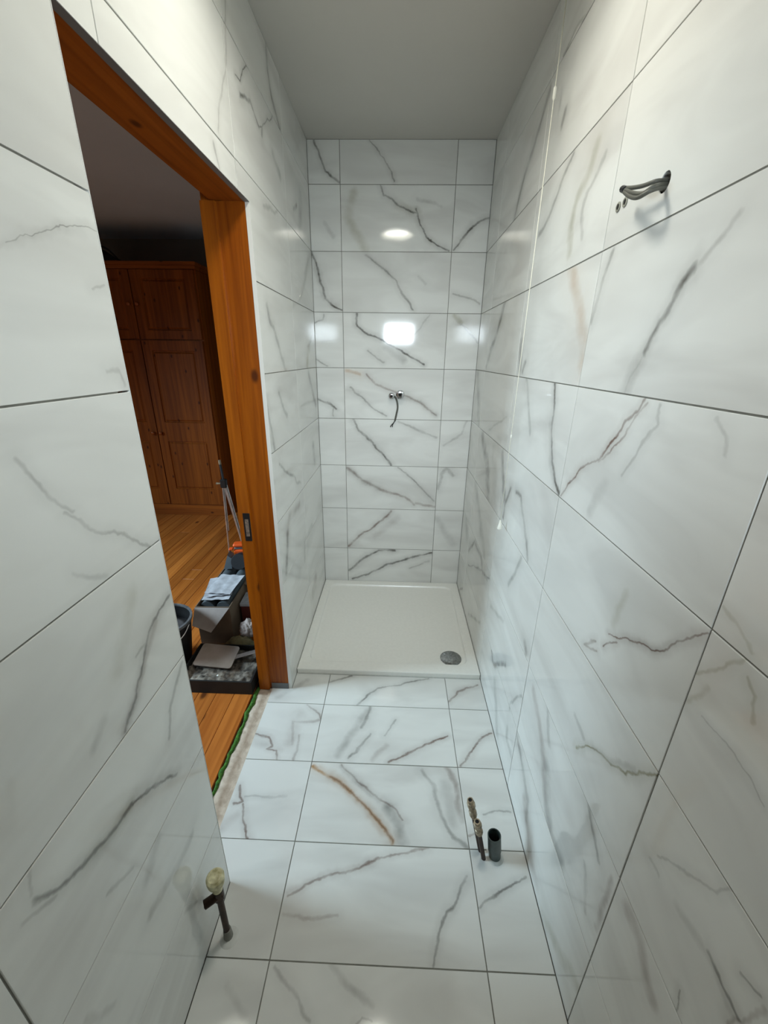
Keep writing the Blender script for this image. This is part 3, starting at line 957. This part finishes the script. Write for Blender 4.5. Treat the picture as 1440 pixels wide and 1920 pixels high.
# ------------------------------------------------------------------ bedroom shell
BX0, BY0, BY1 = -3.3, -2.75, 1.9
fl = struct(MB().box(BX0, WXL, BY0, BY1, -0.12, -0.016).build('floor_bedroom', M_floorbase))
MB().box(WXL, SILL - 0.0005, DY0, DY1, -0.12, -0.013).build('threshold_bed', M_mortar, fl)
BW = 0.088
rnd = random.Random(11)
_plank = {}
x = -0.352
while x > BX0 + 0.05:
    cuts = sorted(rnd.uniform(BY0 + 0.5, BY1 - 0.5) for _ in range(2))
    ends = [BY0] + cuts + [BY1]
    for a, b in zip(ends, ends[1:]):
        if b - a < 0.1:
            continue
        mb = MB()
        mb.box(-BW / 2 + 0.0008, BW / 2 - 0.0008, 0.0008, b - a - 0.0008, -0.016, 0.0, 0.0012)
        p = mb.build('plank', M_floorwood, fl)
        p.location = (x - BW / 2, a, 0)
    x -= BW
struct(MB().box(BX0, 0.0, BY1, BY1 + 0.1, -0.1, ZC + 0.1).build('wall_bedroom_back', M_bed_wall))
struct(MB().box(WXL - 0.012, WXL, 0.12, BY1, -0.1, ZC + 0.1).build('wall_bedroom_right', M_plaster))
struct(MB().box(BX0, WXL, BY0 - 0.1, BY0, -0.1, ZC + 0.1).build('wall_bedroom_front', M_plaster))
mb = MB()
mb.box(BX0 - 0.1, BX0, BY0, -1.95, -0.1, ZC + 0.1)
mb.box(BX0 - 0.1, BX0, -0.77, BY1, -0.1, ZC + 0.1)
mb.box(BX0 - 0.1, BX0, -1.95, -0.77, -0.1, 1.0)
mb.box(BX0 - 0.1, BX0, -1.95, -0.77, 2.3, ZC + 0.1)
struct(mb.build('wall_bedroom_left', M_plaster))
w2 = struct(thing('window_2', None, None))
mb = MB()
for a, b, c, d in ((-1.95, -1.90, 1.0, 2.3), (-0.82, -0.77, 1.0, 2.3), (-1.90, -0.82, 1.0, 1.05), (-1.90, -0.82, 2.25, 2.3), (-1.385, -1.335, 1.05, 2.25)):
    mb.box(BX0 - 0.08, BX0 - 0.02, a, b, c, d)
mb.build('window_frame', M_white_plastic, w2)
struct(MB().box(BX0, WXL, BY0, BY1, ZC, ZC + 0.1).build('ceiling_bedroom', M_bed_ceiling))

# ------------------------------------------------------------------ pine wardrobes
WTOP = 2.27


def door_mesh(w, z0, z1, panels, inset=0.08):
    """slab 0..w, z0..z1, front at y=0 with moulded panels (zlow, zhigh)"""
    mb = MB()
    cuts = [z0] + [(panels[i][1] + panels[i + 1][0]) / 2 for i in range(len(panels) - 1)] + [z1]
    for (p0, p1), c0, c1 in zip(panels, cuts, cuts[1:]):
        def rect(ix, a, b, y):
            return [mb.bm.verts.new(q) for q in ((ix, y, a), (w - ix, y, a), (w - ix, y, b), (ix, y, b))]
        rings = [rect(0, c0, c1, 0), rect(inset, p0, p1, 0), rect(inset + .005, p0 + .005, p1 - .005, .011), rect(inset + .013, p0 + .013, p1 - .013, .011), rect(inset + .024, p0 + .024, p1 - .024, .001)]
        for a, b in zip(rings, rings[1:]):
            for i in range(4):
                j = (i + 1) % 4
                mb.bm.faces.new((a[i], a[j], b[j], b[i]))
        mb.bm.faces.new(rings[-1])
    bmesh.ops.remove_doubles(mb.bm, verts=mb.bm.verts, dist=1e-6)
    f = [mb.bm.verts.new(q) for q in ((0, .0, z0), (w, .0, z0), (w, .0, z1), (0, .0, z1))]
    k = [mb.bm.verts.new(q) for q in ((0, .018, z0), (w, .018, z0), (w, .018, z1), (0, .018, z1))]
    for i in range(4):
        j = (i + 1) % 4
        mb.bm.faces.new((f[i], f[j], k[j], k[i]))
    mb.bm.faces.new(list(reversed(k)))
    return mb.mesh('door')


DW = 0.548
UP = door_mesh(DW, 1.674, 2.212, [(1.745, 2.147)])
LO = door_mesh(DW, 0.122, 1.662, [(0.283, 0.765), (0.945, 1.580)])
KN = MB().lathe([(0.004, 0), (0.009, 0.0), (0.007, 0.010), (0.016, 0.018), (0.017, 0.026), (0.010, 0.033)], 14, Matrix.Rotation(math.radians(90), 4, 'X')).mesh('knob', True)


def wardrobe(x1, y, cols, depth, label):
    x0 = x1 - cols * (DW + 0.010) - 0.02
    t = thing('wardrobe', label, 'wardrobe', 'pine wardrobes in the bedroom', (x0, y, 0))
    W = x1 - x0
    mb = MB()
    mb.box(0, W, 0.02, depth, 0.116, 2.214)
    mb.build('carcass', M_wardrobe, t)
    MB().box(0, W, 0.012, depth, 0.0, 0.114, 0.002).build('plinth', M_wardrobe_h, t)
    c = MB()
    c.box(-0.01, W + 0.01, -0.006, depth, 2.216, 2.244)
    c.box(-0.018, W + 0.018, -0.016, depth, 2.245, WTOP, 0.003)
    c.build('cornice', M_wardrobe_h, t)
    for i in range(cols):
        for me, kz in ((UP, 1.95), (LO, 0.845)):
            d = obj('door', me, M_wardrobe, t)
            d.location = (0.010 + i * (DW + 0.010) + 0.005, 0.001, 0)
            k = obj('knob', KN, M_knob, d)
            k.location = (0.032 if (i % 2) == (cols - 1) % 2 else DW - 0.032, 0.0, kz)
    return t


wardrobe(-1.395, 1.25, 2, 0.62, 'tall pine wardrobe with moulded doors seen through the doorway, black bag on top')
wardrobe(-0.76, 1.55, 1, 0.33, 'shadowed pine wardrobe set back beside the taller pine wardrobe')

# black bag lying on the wardrobe
bg = thing('black_bag', 'black soft bag with a loop handle lying on top of the tall pine wardrobe', 'bag', None, (-2.3, 1.5, WTOP))
mb = MB()
mb.prism([(-0.24, 0.0), (0.26, 0.0), (0.20, 0.02), (0.02, 0.10), (-0.06, 0.15), (-0.22, 0.15)], -0.12, 0.12, Matrix.Rotation(math.radians(90), 4, 'X'))
o = mb.build('bag_body', M_bag, bg)
MB().tube(catmull([(0.02, -0.125, 0.10), (0.05, -0.13, 0.135), (0.14, -0.13, 0.10), (0.21, -0.125, 0.02)], 6), 0.007, 8).build('handle', M_bag, bg, True)

# ------------------------------------------------------------------ shower tray
TX0, TX1, TY0, TY1, TH = XL + 0.002, XR - 0.002, -0.906, -0.002, 0.030
tray = thing('shower_tray', 'low white shower tray with a raised rim at the foot of the back wall', 'shower tray')


def rrect(x0, x1, y0, y1, r, n=6):
    pts = []
    for cx, cy, a in ((x1 - r, y1 - r, 0), (x0 + r, y1 - r, 90), (x0 + r, y0 + r, 180), (x1 - r, y0 + r, 270)):
        for i in range(n + 1):
            t = math.radians(a + 90 * i / n)
            pts.append((cx + r * math.cos(t), cy + r * math.sin(t)))
    return pts


mb = MB()
ins = dict(l=0.045, r=0.050, f=0.066, b=0.05)


def ring(d, r, z, full=False):
    if full:
        q = rrect(TX0 + d, TX1 - d, TY0 + d, TY1 - d, r)
    else:
        q = rrect(TX0 + ins['l'] + d, TX1 - ins['r'] - d, TY0 + ins['f'] + d, TY1 - ins['b'] - d, r)
    return [mb.bm.verts.new((x, y, z)) for x, y in q]


RG = [ring(0, 0.006, 0.0, True), ring(0, 0.006, TH - 0.003, True), ring(0.003, 0.006, TH, True), ring(0, 0.050, TH), ring(0.002, 0.049, TH - 0.001), ring(0.006, 0.046, TH - 0.010), ring(0.009, 0.044, TH - 0.0125), ring(0.016, 0.04, TH - 0.0135), ring(0.25, 0.02, TH - 0.015)]
for a, b in zip(RG, RG[1:]):
    for i in range(len(a)):
        j = (i + 1) % len(a)
        mb.bm.faces.new((a[i], a[j], b[j], b[i]))
mb.bm.faces.new(RG[-1])
mb.bm.faces.new(list(reversed(RG[0])))
mb.build('tray_body', M_acrylic, tray, 'auto')
wst = MB().lathe([(0.0575, 0.0), (0.0575, 0.004), (0.052, 0.0075), (0.035, 0.010), (0.012, 0.011)], 32, Matrix.Translation((0.652, -0.775, TH - 0.0148))).build('waste_cover', M_dull_chrome, tray, 'auto')
wst['label'] = 'round chrome waste cover'
mb = MB()
mb.box(TX0 + 0.004, TX1 - 0.004, -0.9085, -0.9062, 0.0002, 0.006)
mb.build('silicone_bead', M_sealant, tray)

# ------------------------------------------------------------------ capped shower supply on the back wall
RX = Matrix.Rotation(math.radians(90), 4, 'X')
for (cx, cz, r, nm) in ((0.289, 1.336, 0.0185, 'smaller chrome cap on the back wall, left of the larger cap'), (0.341, 1.345, 0.0255, 'larger chrome cap on the back wall beside the smaller cap')):
    t = thing('pipe_cap', nm, 'pipe cap', 'chrome caps on the back wall', (cx, 0, cz))
    MB().lathe([(r * .6, 0.0005), (r * .6, 0.020), (r, 0.021), (r, 0.044), (r * .86, 0.050), (r * .5, 0.052)], 20, RX).build('cap', M_chrome, t, 'auto')
    MB().lathe([(r * .42, 0.0522), (r * .42, 0.055), (r * .3, 0.056)], 6, RX).build('hex_socket', M_dark, t)
t = thing('hanging_cable', 'thin grey cable hanging from the wall between the two chrome caps', 'cable', None, (0, 0, 0))
MB().tube(catmull([(0.308, 0.004, 1.327), (0.314, -0.012, 1.322), (0.324, -0.024, 1.300), (0.328, -0.028, 1.265), (0.321, -0.026, 1.225), (0.313, -0.024, 1.185)], 6), 0.0055, 10).build('sheath', M_cable, t, True)
for dx, dy in ((-0.016, -0.002), (-0.004, 0.002)):
    MB().tube(catmull([(0.313, -0.024, 1.186), (0.306, -0.028, 1.174), (0.302 + dx * .6, -0.03 + dy, 1.160), (0.302 + dx, -0.03 + dy, 1.148)], 4), 0.0028, 8).build('wire_end', M_black, t, True)

# ------------------------------------------------------------------ pull cord, cables, plugs on the right wall
PX, PY = 0.762, -1.006
t = thing('light_pull', 'white light pull cord hanging near the right wall with a bell-shaped end', 'pull cord', None, (PX, PY, 0))
MB().lathe([(0.024, ZC - 0.026), (0.030, ZC - 0.020), (0.031, ZC - 0.0005)], 24).build('switch_base', M_white_plastic, t, 'auto')
MB().tube([(0, 0, ZC - 0.026), (0, 0, 1.60), (0, 0, 0.925)], 0.0012, 6).build('cord', M_cord, t, True)
MB().lathe([(0.002, 2.298), (0.0048, 2.294), (0.0048, 2.272), (0.002, 2.266)], 10).build('connector', M_white_plastic, t, 'auto')
MB().lathe([(0.0015, 1.285), (0.003, 1.281), (0.003, 1.274), (0.0015, 1.270)], 8).build('bead', M_white_plastic, t, 'auto')
MB().lathe([(0.0025, 0.932), (0.004, 0.925), (0.0075, 0.908), (0.0105, 0.897), (0.0095, 0.893)], 16).build('bell_pull', M_white_plastic, t, 'auto')

t = thing('wall_cable', 'bundle of bare grey cable ends sticking out of the hole in the right wall', 'cable')
RC = [((0.84, -1.667, 1.850), (0.787, -1.672, 1.847), (0.761, -1.690, 1.838), (0.753, -1.672, 1.834), (0.754, -1.630, 1.848), (0.759, -1.580, 1.869)),
      ((0.84, -1.664, 1.857), (0.787, -1.668, 1.854), (0.770, -1.673, 1.851), (0.764, -1.644, 1.854), (0.761, -1.610, 1.862), (0.760, -1.578, 1.872)),
      ((0.84, -1.671, 1.846), (0.786, -1.674, 1.842), (0.757, -1.690, 1.832), (0.748, -1.668, 1.829), (0.751, -1.628, 1.843), (0.758, -1.582, 1.866))]
for pts in RC:
    MB().tube(catmull(pts, 6), 0.0036, 10).build('wire', M_cable, t, True)
MB().tube([(0.758, -1.590, 1.865), (0.7595, -1.574, 1.8715)], 0.0062, 10).build('tape_wrap', M_black, t)
RZ = Matrix.Rotation(math.radians(-90), 4, 'Y')
for (py, pz, nm) in ((-1.501, 1.863, 'grey wall plug with dark hole, left of its pair below the cable end'), (-1.529, 1.864, 'grey wall plug with dark hole, right of its pair below the cable end')):
    t = thing('wall_plug', nm, 'wall plug', 'wall plugs by the cable', (XR, py, pz))
    MB().lathe([(0.0095, 0.0), (0.0095, 0.0015), (0.0078, 0.0024), (0.0060, 0.0022), (0.0055, 0.0006)], 18, RZ, False, True).build('collar', plain('grey_plug', (150, 150, 138), 0.6), t, 'auto')
    MB().lathe([(0.0053, 0.0005), (0.0053, 0.0012), (0.004, 0.0014)], 14, RZ).build('socket', M_dark, t)

# ------------------------------------------------------------------ pipes standing out of the floor
t = thing('water_pipe', 'dark water pipe with a yellowed cap standing by the left wall', 'pipe', None, (-0.123, -1.935, 0))
MB().tube([(0, 0, -0.008), (0, 0, 0.2)], 0.0085, 14).build('pipe', M_copper_dark, t, 'auto')
MB().tube([(0.001, 0, 0.0), (0.001, 0, 0.035)], [0.013, 0.0105], 14).build('mortar_collar', M_grout, t, 'auto')
tee = MB()
tee.tube([(0, 0, 0.186), (0, 0, 0.222)], 0.0135, 14)
tee.tube([(0.008, 0.004, 0.203), (-0.030, -0.022, 0.197)], 0.0115, 14)
tee.build('tee', M_copper_dark, t, 'auto')
MB().tube([(-0.0302, -0.0222, 0.197), (-0.0306, -0.0224, 0.197)], 0.0085, 12).build('tee_mouth', M_dark, t)
MB().lathe([(0.011, 0.222), (0.013, 0.224), (0.015, 0.240), (0.021, 0.252), (0.023, 0.262), (0.023, 0.276), (0.018, 0.283), (0.008, 0.285)], 18).build('cap', M_cream, t, 'auto')
MB().lathe([(0.026, 0.0002), (0.025, 0.0008), (0.018, 0.0012)], 22, Matrix.Translation((0.005, -0.003, 0))).build('sealant_ring', M_sealant, t, 'auto')

pipes = (('copper_pipe', 'nearer of the two leaning supply pipes with brass ends, touching the open waste pipe', (0.650, -1.712), (-0.042, -0.004, 0.190)),
         ('copper_pipe', 'farther of the two leaning supply pipes with brass ends beside the waste pipe', (0.644, -1.690), (-0.055, 0.012, 0.232)))
for nm, lb, (bx, by), d in pipes:
    t = thing(nm, lb, 'pipe', 'supply pipes by the right wall', (bx, by, 0))
    D = Vector(d)
    MB().tube([(0, 0, -0.008), D * 0.78], 0.0075, 12).build('pipe', M_copper_dark, t, 'auto')
    MB().tube([D * .66, D * .70, D * .71, D * .80, D * .81, D * .86, D * .87, D * .95, D * .96, D], [.0085, .0095, .0125, .0125, .0095, .0095, .013, .013, .0105, .010], 8).build('compression_fitting', M_fitting, t, 'auto')
    MB().tube([D * 1.0005, D * 1.004], 0.006, 10).build('bore', M_dark, t)
t = thing('waste_pipe', 'open grey plastic waste pipe standing against the supply pipes by the right wall', 'pipe', None, (0.687, -1.704, 0))
tilt = Matrix.Rotation(math.radians(-7), 4, 'Y')
MB().lathe([(0.0195, -0.006), (0.0195, 0.035), (0.0215, 0.036), (0.0215, 0.108), (0.0185, 0.108), (0.0180, 0.02)], 24, tilt, True, False).build('pipe', M_waste, t, 'auto')
MB().lathe([(0.0178, 0.022), (0.0178, 0.024), (0.01, 0.025)], 20, tilt).build('pipe_bore', M_dark, t)
mb = MB()
mb.lathe([(0.030, 0.0002), (0.028, 0.0016), (0.022, 0.004)], 26)
mb.build('sealant_ring', M_sealant, t, 'auto')

# ------------------------------------------------------------------ ceiling lamp above the camera's view
t = thing('ceiling_lamp', 'round white surface-mounted ceiling lamp in the bathroom', 'lamp', None, (0.29, -1.45, 0))
MB().lathe([(0.145, ZC - 0.0005), (0.145, ZC - 0.062), (0.142, ZC - 0.066), (0.134, ZC - 0.066), (0.131, ZC - 0.062), (0.131, ZC - 0.028)], 36, None, True, False).build('housing', M_white_plastic, t, 'auto')
MB().lathe([(0.130, ZC - 0.022), (0.130, ZC - 0.0275), (0.115, ZC - 0.030), (0.06, ZC - 0.031)], 32).build('diffuser', emission('lit_diffuser', (1.0, 0.98, 0.885, 1), LAMP_STRENGTH), t)

# ------------------------------------------------------------------ builders' clutter beyond the door
def crumple(name, sx, sy, sz, mat, seed, parent=None, amp=0.35, sub=4, freq=2.4):
    bm = bmesh.new()
    bmesh.ops.create_icosphere(bm, subdivisions=sub, radius=1.0)
    for v in bm.verts:
        q = v.co * freq + Vector((seed * 7.1, seed * 3.3, seed * 1.7))
        r = 1 + amp * noise.turbulence(q, 3, True) - amp * 0.6
        v.co = Vector((v.co.x * r * sx, v.co.y * r * sy, max(v.co.z * r, -0.25) * sz + 0.25 * sz))
    me = bpy.data.meshes.new(name)
    bm.to_mesh(me); bm.free()
    for p in me.polygons:
        p.use_smooth = True
    return obj(name, me, mat, parent)


# long open cardboard box, with grey sheeting and papers on it
BXL, BXR, BYF, BYB, BZ = -0.765, -0.585, -0.745, -0.24, 0.25
box = thing('cardboard_box', 'long open cardboard box with one flap hanging down, papers lying on top', 'box', None, (-0.68, -0.435, 0), math.radians(2))
hx, hy, wt = 0.095, 0.265, 0.004
mb = MB()
mb.box(-hx, hx, -hy, hy, 0.001, 0.005)
mb.box(-hx, -hx + wt, -hy, hy, 0.005, BZ)
mb.box(hx - wt, hx, -hy, hy, 0.005, BZ)
mb.box(-hx + wt, hx - wt, -hy, -hy + wt, 0.005, BZ)
mb.box(-hx + wt, hx - wt, hy - wt, hy, 0.005, BZ)
mb.build('carton', M_card, box)
mb = MB()
mb.prism([(-hx, 0.0), (hx, 0.0), (hx * 0.25, -0.135), (-hx * 0.9, -0.10)], -0.0015, 0.0015, Matrix.Translation((0, -hy - 0.004, BZ - 0.002)) @ Matrix.Rotation(math.radians(40), 4, 'X'))
mb.build('front_flap', M_card_pale, box)
mb = MB()
mb.prism([(0.0, -0.02), (0.085, 0.0), (0.085, hy - 0.02), (0.0, hy - 0.01)], -0.0015, 0.0015, Matrix.Translation((hx + 0.002, 0, BZ - 0.001)) @ Matrix.Rotation(math.radians(28), 4, 'Y'))
mb.build('side_flap', M_card, box)

sh = thing('grey_sheeting', 'rolled slate-grey plastic sheeting filling the long cardboard box', 'sheeting', None, (-0.68, -0.435, 0), math.radians(2))
for dx, r in ((-0.046, 0.042), (0.045, 0.042)):
    MB().tube(catmull([(dx, -0.225, 0.215), (dx + 0.004, -0.05, 0.222), (dx - 0.002, 0.12, 0.224), (dx, 0.235, 0.222)], 5), r, 14).build('roll', M_greyfoam, sh, 'auto')

rnd = random.Random(5)
spec = [(-0.680, -0.555, 0.2705, 6, 'lowest crumpled paper sheet lying on the grey sheeting in the box'),
        (-0.690, -0.53, 0.2795, 14, 'middle paper sheet of the pile on the grey sheeting in the box'),
        (-0.665, -0.52, 0.2900, -3, 'topmost paper sheet of the pile on the grey sheeting in the box')]
for px, py, pz, rot, lb in spec:
    mb = MB()
    nx, ny = 8, 9
    g = []
    for j in range(ny + 1):
        g.append([mb.bm.verts.new(((i / nx - .5) * 0.15, (j / ny - .5) * 0.21, 0.0022 * math.sin(i * 1.9 + j * .25 + rot) + 0.0015 * noise.noise(Vector((i * .5, j * .5, rot))))) for i in range(nx + 1)])
    for j in range(ny):
        for i in range(nx):
            mb.bm.faces.new((g[j][i], g[j][i + 1], g[j + 1][i + 1], g[j + 1][i]))
    o = mb.build('paper_sheet', M_paper, None, True)
    o.location = (px, py, pz)
    o.rotation_euler = (0, 0, math.radians(rot))
    tag(o, lb, 'paper', 'papers on the box')

# bucket
t = thing('bucket', 'black builders bucket with a pale rim standing by the cardboard box', 'bucket', None, (-0.862, -0.862, 0))
MB().lathe([(0.108, 0.001), (0.140, 0.268), (0.136, 0.268), (0.106, 0.010)], 32, None, True, True).build('bucket_body', M_black, t, 'auto')
MB().lathe([(0.1402, 0.262), (0.146, 0.264), (0.146, 0.278), (0.135, 0.278), (0.1355, 0.2685)], 32, None, False, False).build('rim', plain('pale_grey_rim', (96, 96, 98), 0.5, var=0.3, scale=40), t, 'auto')  # rim in a lighter grey than the black body
MB().lathe([(0.128, 0.205), (0.09, 0.213), (0.02, 0.210)], 28, None, True, True).build('grey_slurry', plain('slurry', (78, 74, 74), 0.5, var=0.2, scale=20), t, True)
MB().tube(catmull([(0.142, 0.0, 0.255), (0.135, -0.06, 0.225), (0.095, -0.118, 0.205), (0.0, -0.152, 0.200)], 6), 0.0028, 8).build('handle', M_steel, t, True)

# shallow black tray of rubble right behind the jamb
tr = thing('mixing_tray', 'dusty shallow black tray of rubble on the boards just past the door frame', 'tray', None, (-0.535, -0.925, 0))
mb = MB()
hx, hy = 0.185, 0.135
mb.box(-hx, hx, -hy, hy, 0.001, 0.012)
for a in ((-hx, hx, -hy, -hy + .008), (-hx, hx, hy - .008, hy), (-hx, -hx + .008, -hy + .008, hy - .008), (hx - .008, hx, -hy + .008, hy - .008)):
    mb.box(a[0], a[1], a[2], a[3], 0.012, 0.075)
mb.build('tray_shell', M_tray_black, tr)
mb = MB()
nx, ny = 44, 32
g = []
for j in range(ny + 1):
    row = []
    for i in range(nx + 1):
        fx, fy = i / nx, j / ny
        z = 0.048 + 0.018 * noise.noise(Vector((fx * 5, fy * 4, 2))) + 0.010 * noise.noise(Vector((fx * 17, fy * 13, 5))) + 0.006 * noise.noise(Vector((fx * 40, fy * 30, 9)))
        row.append(mb.bm.verts.new(((fx - .5) * 2 * (hx - .010), (fy - .5) * 2 * (hy - .010), z)))
    g.append(row)
for j in range(ny):
    for i in range(nx):
        mb.bm.faces.new((g[j][i], g[j][i + 1], g[j + 1][i + 1], g[j + 1][i]))
o = mb.build('plaster_rubble', M_rubble, None, True)
o.location = (-0.535, -0.925, 0)
tag(o, 'grey plaster dust and rubble lying in the shallow black tray', 'rubble', None, 'stuff')

# beige lid on the rubble
o = MB().prism(rrect(-0.10, 0.10, -0.066, 0.066, 0.014, 4), 0, 0.006).build('plastic_lid', M_lid, None, 'auto')
o.location = (-0.585, -0.893, 0.082)
o.rotation_euler = (math.radians(14), math.radians(2), math.radians(-3))
tag(o, 'dusty beige rectangular plastic lid resting on the rubble in the black tray', 'lid')
# white chip
o = crumple('porcelain_chip', 0.007, 0.006, 0.006, M_white_plastic, 4, None, 0.5, 2)
o.location = (-0.535, -1.005, 0.058)
tag(o, 'small bright white chip lying on the rubble at the front of the black tray', 'chip')
# steel bar
o = MB().box(-0.075, 0.075, -0.012, 0.012, -0.0015, 0.0015, 0.0008).build('steel_float', M_steel)
o.location = (-0.425, -0.868, 0.086)
o.rotation_euler = (math.radians(10), math.radians(-3), math.radians(24))
tag(o, 'flat steel blade lying across the rubble right of the beige lid', 'blade')
# sack, rags, red box
o = crumple('folded_sack', 0.088, 0.040, 0.075, M_sack, 2, None, 0.25)
o.location = (-0.520, -0.744, 0.001)
tag(o, 'folded yellowish sack lying behind the black tray, under the pinkish rag', 'sack')
o = crumple('dusty_rag', 0.062, 0.040, 0.075, M_rag, 6, None, 0.32, 5, 2.2)
o.location = (-0.470, -0.705, 0.088)
tag(o, 'crumpled pinkish grey rag thrown on the yellowish sack', 'rag')
o = crumple('pale_rag', 0.045, 0.035, 0.15, M_rag, 9, None, 0.32, 5, 2.2)
o.location = (-0.40, -0.625, 0.001)
tag(o, 'pale crumpled rag standing up behind the pinkish rag beside the jamb', 'rag')
rb = thing('small_box', 'small dark red box with a white lid between the cardboard box and the door frame', 'box', None, (-0.502, -0.515, 0), math.radians(3))
MB().box(-0.066, 0.066, -0.06, 0.06, 0.001, 0.175, 0.002).build('box_body', M_redbox, rb)
MB().box(-0.070, 0.070, -0.064, 0.064, 0.176, 0.196, 0.002).build('box_lid', M_paper, rb)

# orange tool at the far end of the box
t = thing('orange_tool', 'orange and grey tool with a charcoal drum at the far end of the cardboard box', 'tool', None, (-0.705, -0.25, 0.2735), math.radians(10))
MB().lathe([(0.048, -0.045), (0.052, -0.035), (0.052, 0.035), (0.048, 0.045)], 24, Matrix.Translation((0.045, -0.06, 0.053)) @ Matrix.Rotation(math.radians(70), 4, 'X')).build('drum', M_navy, t, 'auto')
MB().prism([(-0.062, 0.0), (-0.012, 0.0), (-0.008, 0.075), (-0.030, 0.095)], -0.03, 0.045, Matrix.Translation((0, -0.02, 0.002)) @ Matrix.Rotation(math.radians(90), 4, 'X')).build('side_guard', M_bluegrey, t)
MB().box(-0.005, 0.085, 0.0, 0.05, 0.068, 0.100, 0.008).build('lower_shell', M_orange, t)
MB().box(0.0, 0.078, 0.01, 0.045, 0.1005, 0.116, 0.004).build('grey_band', M_bluegrey, t)
MB().box(-0.008, 0.08, 0.0, 0.055, 0.1165, 0.142, 0.010).build('upper_shell', M_orange, t)
MB().box(-0.034, -0.008, 0.0, 0.03, 0.098, 0.112, 0.004).build('wing', M_orange, t)

# folded tripod leaning behind the box
t = thing('tripod', 'folded metal tripod with a black head standing behind the cardboard box', 'tripod')
hub = Vector((-0.925, 0.22, 0.675))
feet = [(-0.955, 0.215, 0.002), (-0.93, 0.26, 0.002), (-0.835, 0.27, 0.002), (-0.815, 0.23, 0.002)]
for i, f in enumerate(feet[:1] + feet[2:]):
    off = Vector(((i - 1) * 0.010, 0, -0.01))
    leg = MB().tube([hub + off, Vector(f) + (hub + off - Vector(f)) * 0.03], 0.0055, 10).build('leg', M_steel, t, 'auto')
    MB().tube([hub + off + Vector((0.008, 0.004, 0)), (hub + off) * 0.45 + Vector(f) * 0.55 + Vector((0.008, 0.004, 0))], 0.0045, 8).build('leg_extension', M_steel, leg, 'auto')
    MB().tube([Vector(f), Vector(f) + (hub + off - Vector(f)) * 0.035], 0.008, 10).build('rubber_foot', M_black, leg, 'auto')
MB().box(hub.x - 0.022, hub.x + 0.022, hub.y - 0.018, hub.y + 0.018, hub.z - 0.03, hub.z + 0.035, 0.006).build('head', M_black, t)
MB().tube([hub + Vector((0, 0, 0.03)), hub + Vector((-0.004, 0, 0.10)), hub + Vector((-0.008, 0, 0.145))], 0.008, 10).build('column', M_navy, t, 'auto')
MB().tube([hub + Vector((-0.008, 0, 0.145)), hub + Vector((-0.010, 0, 0.175))], 0.009, 10).build('handle_tip', M_fitting, t, 'auto')
MB().tube([hub + Vector((-0.022, 0, 0.0)), hub + Vector((-0.055, 0, 0.0))], [0.005, 0.009], 10).build('knob', M_fitting, t, 'auto')
